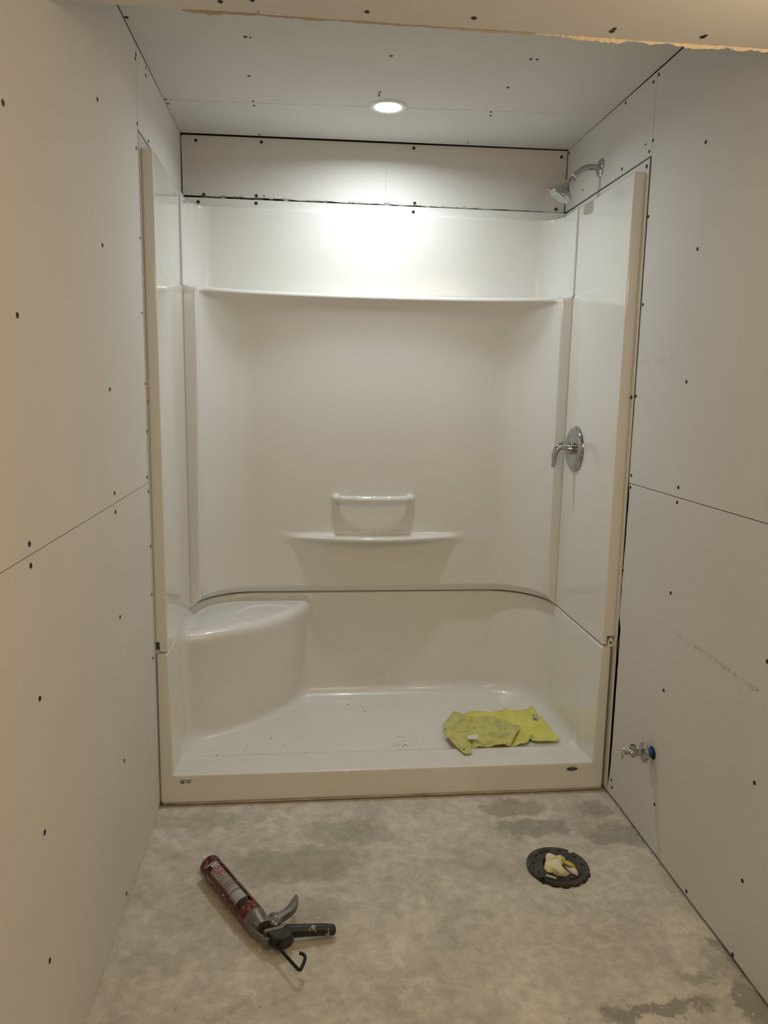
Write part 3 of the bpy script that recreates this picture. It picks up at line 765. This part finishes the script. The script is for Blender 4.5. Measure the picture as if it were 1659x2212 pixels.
def FP(u, v, z): p = on(1100+u/7.54, 1800+v/7.54, 2, z); return (p[0], p[1], z)
petal([[FP(590,470,.030), FP(700,440,.040), FP(800,480,.042)], [FP(575,560,.024), FP(690,540,.034), FP(790,545,.040)], [FP(620,630,.016), FP(700,640,.020), FP(780,600,.03)]], yel, w0)
petal([[FP(800,430,.036), FP(830,500,.044), FP(900,580,.040), FP(990,650,.026)], [FP(780,470,.040), FP(770,560,.046), FP(830,640,.036), FP(920,695,.020)], [FP(740,540,.034), FP(700,560,.036), FP(715,630,.026), FP(780,690,.016)]], pale, w0)
petal([[FP(695,560,.033), FP(760,560,.035), FP(850,590,.034)], [FP(715,660,.020), FP(790,680,.018), FP(860,670,.022)]], yel2, w0)
petal([[FP(860,430,.036), FP(960,450,.042), FP(1050,510,.040), FP(1090,590,.030)], [FP(890,480,.030), FP(960,520,.034), FP(1020,550,.032), FP(1060,600,.026)]], yel2, w0)
petal([[FP(900,520,.036), FP(970,560,.040), FP(1080,580,.034)], [FP(960,600,.034), FP(1030,610,.036), FP(1110,640,.028)], [FP(1010,640,.028), FP(1060,660,.026), FP(1115,690,.018)]], mat('white_wad', (.80, .76, .70), .8), w0)
petal([[FP(560,575,.018), FP(600,600,.020), FP(660,640,.016)], [FP(585,560,.024), FP(640,590,.024), FP(700,620,.02)]], pale, w0)
bm = bmesh.new(); a, b = FP(600, 685, .016), FP(770, 735, .014); tube(bm, [a, b], .0038, 8)
tag(bm_obj('plastic_strip', bm, mat('translucent_green_plastic', (.45, .50, .36), .3), None, True, 40), 'small clear plastic strip lying on the rim of the black floor flange', 'debris')

# ================================================================ YELLOW CLOTHS
def coons(top, right, bottom, left, n=46):
    """curves as pixel lists on the pan; top & bottom run left->right, left & right run top->bottom"""
    def samp(c, t):
        P = c; L = [0]
        for a, b in zip(P, P[1:]): L.append(L[-1]+math.hypot(b[0]-a[0], b[1]-a[1]))
        s = t*L[-1]
        for i in range(len(P)-1):
            if s <= L[i+1] or i == len(P)-2:
                k = (s-L[i])/max(1e-9, L[i+1]-L[i]); return np.array(P[i])*(1-k)+np.array(P[i+1])*k
    out = np.zeros((n+1, n+1, 2))
    c00, c10, c01, c11 = samp(top, 0), samp(top, 1), samp(bottom, 0), samp(bottom, 1)
    for i in range(n+1):
        for j in range(n+1):
            s, t2 = i/n, j/n
            out[i, j] = (1-t2)*samp(top, s)+t2*samp(bottom, s)+(1-s)*samp(left, t2)+s*samp(right, t2) - ((1-s)*(1-t2)*c00+s*(1-t2)*c10+(1-s)*t2*c01+s*t2*c11)
    return out
from mathutils import noise as mnoise
def wr(s, t, seed):
    v = mnoise.noise(Vector((s*5, t*4, seed)))*.0035 + mnoise.noise(Vector((s*11+t*5, t*9-s*3, seed+5)))*.0028
    return v + .0045*max(0, .35-abs(mnoise.noise(Vector((s*3.2+t, t*3.5, seed+9)))*2.2))
def cloth(name, curves, zf, m, th=.003, n=60):
    curves = [[tuple(on(u, v, 2, .074)[:2]) for u, v in c] for c in curves]
    G = coons(*curves, n=n); bm = bmesh.new(); g = []
    for i in range(n+1): g.append([bm.verts.new((G[i, j, 0], G[i, j, 1], zf(i/n, j/n)+wr(i/n, j/n, len(curves[0])))) for j in range(n+1)])
    for i in range(n):
        for j in range(n): bm.faces.new((g[i][j], g[i+1][j], g[i+1][j+1], g[i][j+1]))
    rim = [g[i][0].co.copy() for i in range(n+1)] + [g[n][j].co.copy() for j in range(1, n+1)] + [g[i][n].co.copy() for i in range(n-1, -1, -1)] + [g[0][j].co.copy() for j in range(n-1, 0, -1)]
    bmesh.ops.recalc_face_normals(bm, faces=bm.faces)
    if bm.faces[0].normal.z < 0: bmesh.ops.reverse_faces(bm, faces=bm.faces[:])
    bm.normal_update(); bmesh.ops.solidify(bm, geom=bm.faces[:], thickness=th)
    o = bm_obj(name, bm, m, None, True, 60)
    return o, rim, G
def fuzz(name, c, c2, thr, vs_):
    return mat(name, c, .95, col2=c2, thr=thr, vscale=vs_, bump=.7, bscale=700, spec=.1)
ybright = fuzz('bright_yellow_terry', (.74, .72, .16), (.85, .82, .24), (.35, .6), 12)
ydirty = fuzz('soiled_yellow_terry', (.50, .47, .19), (.69, .66, .235), (.34, .52), 20)
def zA(s, t):
    z = .0870 + .003*math.sin(5*s+3*t) + .0025*math.sin(11*s-6*t+1) + .0035*math.exp(-((s-.72+.25*t)/.03)**2) + .004*math.exp(-((t-.72-.12*math.sin(4*s))/.05)**2)*(s > .45)
    z += .008*math.exp(-((s-.10)/.06)**2)*max(0, 1-2*t) + .007*math.exp(-((s-.40)/.05)**2-(t/.25)**2) + .004*math.exp(-((s-.44)/.02)**2-((t-.2)/.3)**2)
    return z
A, rimA, GA = cloth('cleaning_cloth', [
    [(1000, 1552), (1030, 1547), (1045, 1543), (1060, 1548), (1078, 1546), (1092, 1537), (1103, 1545), (1112, 1543), (1135, 1538), (1149, 1530)],
    [(1149, 1530), (1168, 1556), (1185, 1580), (1207, 1606)],
    [(1030, 1625), (1100, 1619), (1120, 1614), (1138, 1610), (1145, 1600), (1150, 1607), (1175, 1608), (1207, 1606)],
    [(1000, 1552), (1010, 1590), (1030, 1625)]], zA, ybright)
tag(A, 'bright yellow terry cleaning cloth spread flat on the pan beside the right wall', 'cloth', 'yellow cloths in the shower pan')
def zB(s, t):
    z = .1000 + .003*math.sin(6*s+4*t) + .003*math.sin(13*s-9*t) + .010*math.exp(-((t-.42-.30*(s-.3))/.055)**2)*math.exp(-((s-.45)/.22)**2)
    z += .006*math.exp(-((s-.30)/.035)**2) + .006*math.exp(-((t-.65-.25*(s-.6))/.05)**2)*math.exp(-((s-.7)/.2)**2) - .004*math.exp(-((s-.36)/.03)**2)*(t < .5)
    z -= .006*max(0, 1-min(s, 1-s)*12)*(1 if s < .5 else .2) + .004*max(0, 1-min(t, 1-t)*12)
    return z
B, rimB, GB = cloth('cleaning_cloth', [
    [(979, 1546), (995, 1556), (1012, 1562), (1040, 1560), (1068, 1561), (1098, 1568), (1122, 1580)],
    [(1122, 1580), (1119, 1592), (1110, 1606), (1101, 1620)],
    [(1003, 1629), (1018, 1628), (1060, 1624), (1101, 1620)],
    [(979, 1546), (966, 1566), (956, 1580), (972, 1596), (985, 1614), (1003, 1629)]], zB, ydirty)
tag(B, 'dirty dull yellow terry cloth crumpled on top of the bright yellow one', 'cloth', 'yellow cloths in the shower pan')
hemA = mat('yellow_hem_thread', (.72, .72, .30), .9); hemB = mat('soiled_hem_thread', (.62, .60, .26), .9)
bm = bmesh.new(); tube(bm, rimA[::2]+[rimA[0]], .0022, 6); bm_obj('hem', bm, hemA, A, True)
bm = bmesh.new(); tube(bm, rimB[::2]+[rimB[0]], .0022, 6); bm_obj('hem', bm, hemB, B, True)
def path_on(G, zf, st, n=46):
    return [Vector((G[int(s*n), int(t_*n), 0], G[int(s*n), int(t_*n), 1], zf(int(s*n)/n, int(t_*n)/n)+.001)) for s, t_ in st]
# folded-over flap of the dirty cloth with its stitched edge
bm = bmesh.new(); rows = []
left_c = [(958, 1579), (970, 1594), (985, 1612), (1003, 1628)]; right_c = [(1012, 1575), (1013, 1590), (1015, 1608), (1018, 1628)]
for k in range(25):
    s = k/24
    def ev(c):
        q_ = s*(len(c)-1); i = min(int(q_), len(c)-2); f_ = q_-i; return np.array(c[i])*(1-f_)+np.array(c[i+1])*f_
    a, b = ev(left_c), ev(right_c); row = []
    for j in range(17):
        w_ = j/16; p = a*(1-w_)+b*w_; bow = -4.5*math.sin(PI*w_)*(1-s)
        z = .104+.005*math.sin(PI*min(1, w_*1.1+.05))*(1-.5*s)+.002*math.sin(9*w_+7*s)+wr(w_, s, 3.3)
        P = on(p[0], p[1]+bow, 2, z); row.append(bm.verts.new(P))
    rows.append(row)
for a, b in zip(rows, rows[1:]):
    for j in range(16): bm.faces.new((a[j], b[j], b[j+1], a[j+1]))
hemp = [r[-1].co.copy() for r in rows]; topp = [v.co.copy() for v in rows[0]]
bm.normal_update(); bmesh.ops.solidify(bm, geom=bm.faces[:], thickness=.003)
fl = bm_obj('folded_flap', bm, fuzz('soiled_yellow_flap_terry', (.56, .53, .20), (.70, .67, .24), (.34, .56), 31), B, True, 60)
bm = bmesh.new(); tube(bm, topp+hemp[1:], .0024, 6); bm_obj('hem', bm, hemB, fl, True)
tagm = mat('white_care_tag', (.80, .78, .74), .7)
def tagpiece(name, c, m, parent, z, lines=True):
    P = [Vector(on(u, v, 2, z)) for u, v in c]; bm = bmesh.new()
    vs2 = [bm.verts.new(p+Vector((0, 0, .002*(k in (1, 2))))) for k, p in enumerate(P)]; bm.faces.new(vs2)
    bm.normal_update(); bmesh.ops.solidify(bm, geom=bm.faces[:], thickness=.0008); return bm_obj(name, bm, m, parent)
tagpiece('care_tag', [(1010, 1589), (1032, 1588), (1032, 1597), (1011, 1597)], tagm, B, .116)
mt, nt, b_ = nodes('printed_tag'); 
tg = tagpiece('round_tag', [(1149, 1545), (1157, 1544), (1163, 1549), (1160, 1554), (1152, 1552)], mat('grey_round_tag', (.35, .33, .27), .6, col2=(.7, .68, .6), vscale=90), A, .096)
bm = bmesh.new()
for u, v, z, r in [(1002, 1618.5, .1085, .0042), (1024, 1572, .110, .0028), (962, 1581, .1045, .0022), (1055, 1597, .107, .0014), (1045, 1587, .108, .002)]:
    p = on(u, v, 2, z); lathe(bm, [(0, .0012), (r, .0006), (r, -.001)], 9, origin=p, sy=.8)
tag(bm_obj('stain_spot', bm, mat('brown_glue', (.13, .055, .03), .6), B), kind='stuff')

# ================================================================ CAULKING GUN
G0 = Vector((.187, -.350, 0)); U = Vector((.511, -.859, 0)).normalized(); V = Vector((.859, .511, 0)).normalized(); ZA = .0345
def gp(u, v, w): return G0 + U*u + V*v + Vector((0, 0, w))
gun = tag(empty('caulking_gun', (G0.x, G0.y, 0)), 'red barrelled caulking gun with black handle lying on the concrete floor', 'tool')
def gl(u, v, w): return gp(u, v, w) - Vector((G0.x, G0.y, 0))
RB = .0300
def worn_red():
    mt, nt, b = nodes('worn_red_paint'); N = nt.nodes; L = nt.links; tc = N.new('ShaderNodeTexCoord')
    n = N.new('ShaderNodeTexNoise'); n.inputs['Scale'].default_value = 55; n.inputs['Detail'].default_value = 5; n.inputs['Distortion'].default_value = 1.5
    L.new(tc.outputs['Object'], n.inputs['Vector'])
    r = N.new('ShaderNodeValToRGB'); e = r.color_ramp.elements
    e[0].position = .38; e[0].color = (.012, .006, .005, 1); e[1].position = .47; e[1].color = (.10, .010, .010, 1)
    for p, c in ((.56, (.17, .016, .016, 1)), (.60, (.16, .09, .075, 1)), (.68, (.62, .56, .49, 1))):
        k = e.new(p); k.color = c
    L.new(n.outputs['Fac'], r.inputs['Fac']); L.new(r.outputs['Color'], b.inputs['Base Color'])
    b.inputs['Roughness'].default_value = .35; return mt
red = worn_red()
def arc_shell(bm, u0, u1, a0, a1, r, th, n=28, nu=2, rf=None):
    """angles in degrees from straight up, positive towards -v"""
    rows = []
    for i in range(nu+1):
        u = u0+(u1-u0)*i/nu; row = []
        rr_ = r if rf is None else rf(i/nu)
        for k in range(n+1):
            a = math.radians(a0+(a1-a0)*k/n)
            row.append((bm.verts.new(gl(u, -rr_*math.sin(a), ZA+rr_*math.cos(a))), bm.verts.new(gl(u, -(rr_-th)*math.sin(a), ZA+(rr_-th)*math.cos(a)))))
        rows.append(row)
    for a, b in zip(rows, rows[1:]):
        for k in range(n):
            bm.faces.new((a[k][0], a[k+1][0], b[k+1][0], b[k][0])); bm.faces.new((a[k][1], b[k][1], b[k+1][1], a[k+1][1]))
        for k in (0, n): bm.faces.new((a[k][0], b[k][0], b[k][1], a[k][1]))
    for row in (rows[0], rows[-1]):
        for k in range(n): bm.faces.new((row[k][0], row[k][1], row[k+1][1], row[k+1][0]))
WC, WH = 16, 41
LU = lambda u: u + .012*max(0, 1-(u-.056)/.2)
bm = bmesh.new(); arc_shell(bm, .050, .312, WC+WH, WC-WH+360, RB, .0014)
arc_shell(bm, .044, .070, 0, 360, RB+.0003, .0018, 40)
arc_shell(bm, .280, .314, 0, 360, RB+.0003, .0018, 40)
# rounded window rims
tube(bm, [gl(.070+(.280-.070)*i/8, -(RB+.0004)*math.sin(math.radians(WC+WH)), ZA+(RB+.0004)*math.cos(math.radians(WC+WH))) for i in range(9)], .0014, 6)
tube(bm, [gl(.070+(.280-.070)*i/8, -(RB+.0004)*math.sin(math.radians(WC-WH)), ZA+(RB+.0004)*math.cos(math.radians(WC-WH))) for i in range(9)], .0014, 6)
bm_obj('barrel', bm, red, gun, True, 40)
bm = bmesh.new(); q = Vector((0, 0, 1)).rotation_difference(-U)
lathe(bm, [(.0110, -.004), (.0280, -.002), (.0303, -.004), (.0303, -.012), (.0285, -.012), (.0110, -.006)], 40, origin=gl(.040, 0, ZA), axis=-U)
bm_obj('front_cap', bm, red, gun, True, 40)
steel = mat('cast_grey_metal', (.20, .19, .165), .42, metal=.75, var=.15, vscale=40)
bm = bmesh.new(); lathe(bm, [(.0290, 0), (.0302, -.006), (.0290, -.016), (.0215, -.040), (.0190, -.052), (0, -.052)], 36, origin=gl(.308, 0, ZA), axis=-U)
bm_obj('rear_collar', bm, steel, gun, True, 45)
gfn = lambda u, v, w: gl(u, v, w)
bm = bmesh.new()                                            # side rail, base bracket
prism(bm, [(.324, -.0265), (.334, -.0285), (.372, -.0240), (.402, -.0175), (.407, -.0110), (.398, -.0090), (.370, -.0160), (.330, -.0190)], gfn, ZA-.014, ZA+.006, .0025)
prism(bm, [(.400, -.019), (.413, -.016), (.411, -.006), (.399, -.009)], gfn, ZA-.018, ZA+.009, .002)
prism(bm, [(.322, -.006), (.330, -.020), (.352, -.019), (.362, -.012), (.350, -.004)], gfn, ZA-.004, ZA+.016, .003)
prism(bm, [(.386, -.012), (.396, -.012), (.404, .014), (.408, .030), (.402, .046), (.394, .044), (.394, .022)], gfn, ZA+.002, ZA+.020, .0025)
prism(bm, [(.330, .006), (.340, .020), (.358, .034), (.378, .044), (.384, .034), (.366, .018), (.352, .004)], gfn, ZA-.006, ZA+.018, .002)
bm_obj('cast_frame', bm, steel, gun)
bm = bmesh.new()
prism(bm, [(.396, -.008), (.430, -.004), (.440, .012), (.442, .034), (.430, .050), (.408, .052), (.402, .020)], gfn, ZA-.014, ZA+.018, .004)
prism(bm, [(.345, -.008), (.392, -.006), (.392, .012), (.352, .008)], gfn, ZA-.012, ZA+.002, .002)
bm_obj('rear_housing', bm, mat('black_worn_plastic', (.018, .016, .014), .38, var=.5, vscale=60), gun)
bm = bmesh.new()                                            # trigger
trg = [(.383, .018), (.374, .013), (.362, .020), (.352, .034), (.347, .028), (.338, .030), (.337, .040), (.346, .050), (.345, .066), (.338, .082), (.326, .100), (.313, .118), (.310, .124), (.318, .126), (.334, .118), (.352, .102), (.362, .084), (.366, .066), (.370, .048), (.382, .034), (.388, .026)]
prism(bm, trg, gfn, ZA-.002, ZA+.017, .0035); bm_obj('trigger', bm, steel, gun, True, 40)
for (u, v) in ((.374, .022), (.362, .036)):
    bm = bmesh.new(); lathe(bm, [(0, .0035), (.0030, .0032), (.0042, .001), (.0042, 0)], 14, origin=gl(u, v, ZA+.0165)); bm_obj('rivet', bm, nickel, gun, True, 40)
bm = bmesh.new()                                            # handle, slightly oval, rounded end
hp = [gl(.392, .030, ZA-.002), gl(.402, .052, ZA-.003), gl(.414, .076, ZA-.005), gl(.428, .106, ZA-.008), gl(.440, .132, ZA-.011), gl(.447, .146, ZA-.013), gl(.450, .152, ZA-.013)]
pt = smooth_path(hp, 5); pt += [gl(.4512, .1555, ZA-.013), gl(.4520, .1575, ZA-.013), gl(.4523, .1582, ZA-.013)]; rad = []
for i in range(len(pt)):
    s = i/(len(pt)-1); rad.append((.0160 - .0030*s)*(1 if i < len(pt)-3 else (.86, .58, .2)[i-len(pt)+3]))
tube(bm, pt, rad, 20); bm_obj('handle', bm, mat('black_grip_with_caulk', (.013, .012, .010), .42, col2=(.40, .38, .32), thr=(.66, .70), vscale=42), gun, True, 60)
bm = bmesh.new()
rod = [gl(.36, 0, ZA), gl(.42, -.001, ZA+.001), gl(.48, 0, ZA+.002), gl(.526, .001, ZA+.003), gl(.534, .002, ZA+.003), gl(.537, .006, ZA+.004), gl(.530, .016, ZA+.006), gl(.522, .026, ZA+.009), gl(.515, .030, ZA+.011), gl(.508, .029, ZA+.013), gl(.501, .024, ZA+.014)]
tube(bm, smooth_path(rod, 5), .0040, 12); bm_obj('push_rod', bm, mat('black_steel_rod', (.022, .018, .016), .3, metal=.7), gun, True, 50)

# cartridge inside the gun: its own thing
tb = tag(empty('caulk_tube', (G0.x, G0.y, 0)), 'silver caulk cartridge with white nozzle loaded in the red gun barrel', 'tube')
RT = .0262
def band(u0, u1, col, name, rough=.4, r=RT, metal=0.):
    u0, u1 = LU(u0), LU(u1)
    bm = bmesh.new(); arc_shell(bm, u0, u1, 0, 360, r, .002, 40); return bm_obj(name, bm, mat(name+'_print', col, rough, metal=metal), tb, True, 40)
bm = bmesh.new(); lathe(bm, [(0, 0), (RT, 0), (RT, -.235), (0, -.235)], 40, origin=gl(.048, 0, ZA), axis=-U); bm_obj('cartridge', bm, mat('silver_label', (.40, .40, .395), .42, metal=.15), tb, True, 30)
band(.0565, .0620, (.72, .72, .68), 'white_stripe', r=RT+.0003); band(.062, .084, (.012, .012, .012), 'black_band', r=RT+.0003)
band(.256, .282, (.014, .012, .011), 'black_band', r=RT+.0003)
for u0, u1, c in ((.1375, .1385, (.30, .05, .05)), (.142, .1500, (.27, .20, .19)), (.153, .158, (.30, .23, .22)), (.163, .172, (.20, .205, .205)), (.176, .186, (.17, .18, .18)), (.191, .1925, (.45, .03, .04)), (.195, .1965, (.45, .03, .04)), (.207, .217, (.20, .205, .2)), (.222, .2235, (.5, .5, .49))):
    bm = bmesh.new(); arc_shell(bm, LU(u0), LU(u1), -25, 58, RT+.0004, .001, 14); bm_obj('printed_line', bm, mat('ink_%d' % int(c[0]*100+c[1]*1000), c, .45), tb, True, 30)
def wrap_text(s, size, u_base, a_left, m, sx=1.0, bold=True, lift=.0006, shear=0):
    me = text_mesh(s, size, 0, bold, 'LEFT', shear)
    bm = bmesh.new(); bm.from_mesh(me); bpy.data.meshes.remove(me)
    bmesh.ops.triangulate(bm, faces=bm.faces[:])
    for _ in range(2): bmesh.ops.subdivide_edges(bm, edges=[e for e in bm.edges if abs(e.verts[0].co.x-e.verts[1].co.x) > .003], cuts=1)
    r = RT+lift
    for v in bm.verts:
        a = math.radians(a_left) - v.co.x*sx/r
        v.co = gl(LU(u_base) - v.co.y, -r*math.sin(a), ZA+r*math.cos(a))
    return bm_obj('lettering', bm, m, tb)
logo = bmesh.new()                                          # white flared plate behind the maker's letters
pl_ = []
for k in range(13): pl_.append((32-60*k/12, .0665+.001*math.sin(PI*k/12)))
for k in range(13): pl_.append((-22+47*k/12, .0815-.0015*math.sin(PI*k/12)))
rows = [[], []]
for k in range(13):
    a = math.radians(32-58*k/12); r = RT+.0005; rows[0].append(logo.verts.new(gl(LU(.0660), -r*math.sin(a), ZA+r*math.cos(a))))
    a = math.radians(26-47*k/12); rows[1].append(logo.verts.new(gl(LU(.0815), -r*math.sin(a), ZA+r*math.cos(a))))
for k in range(12): logo.faces.new((rows[0][k], rows[0][k+1], rows[1][k+1], rows[1][k]))
bm_obj('logo_plate', logo, whitep, tb)
wrap_text('DAP', .0145, .0790, 22, black, .85, lift=.0009)
wrap_text('KWIK', .0185, .1010, 46, mat('red_ink', (.45, .02, .02), .4), .88, shear=.1)
wrap_text('SEAL', .0180, .1175, 42, mat('red_ink', (.45, .02, .02), .4), .92, shear=.1)
wrap_text('ULTRA', .0165, .1335, 42, mat('copper_ink', (.26, .13, .05), .35, metal=.5), .88, shear=.1)
bm = bmesh.new(); lathe(bm, [(.0125, -.002), (.0120, .008), (.0105, .016), (.0050, .0505), (.0036, .0520), (0, .0512)], 24, origin=gl(.048, 0, ZA), axis=-U)
bm_obj('nozzle', bm, whitep, tb, True, 40)
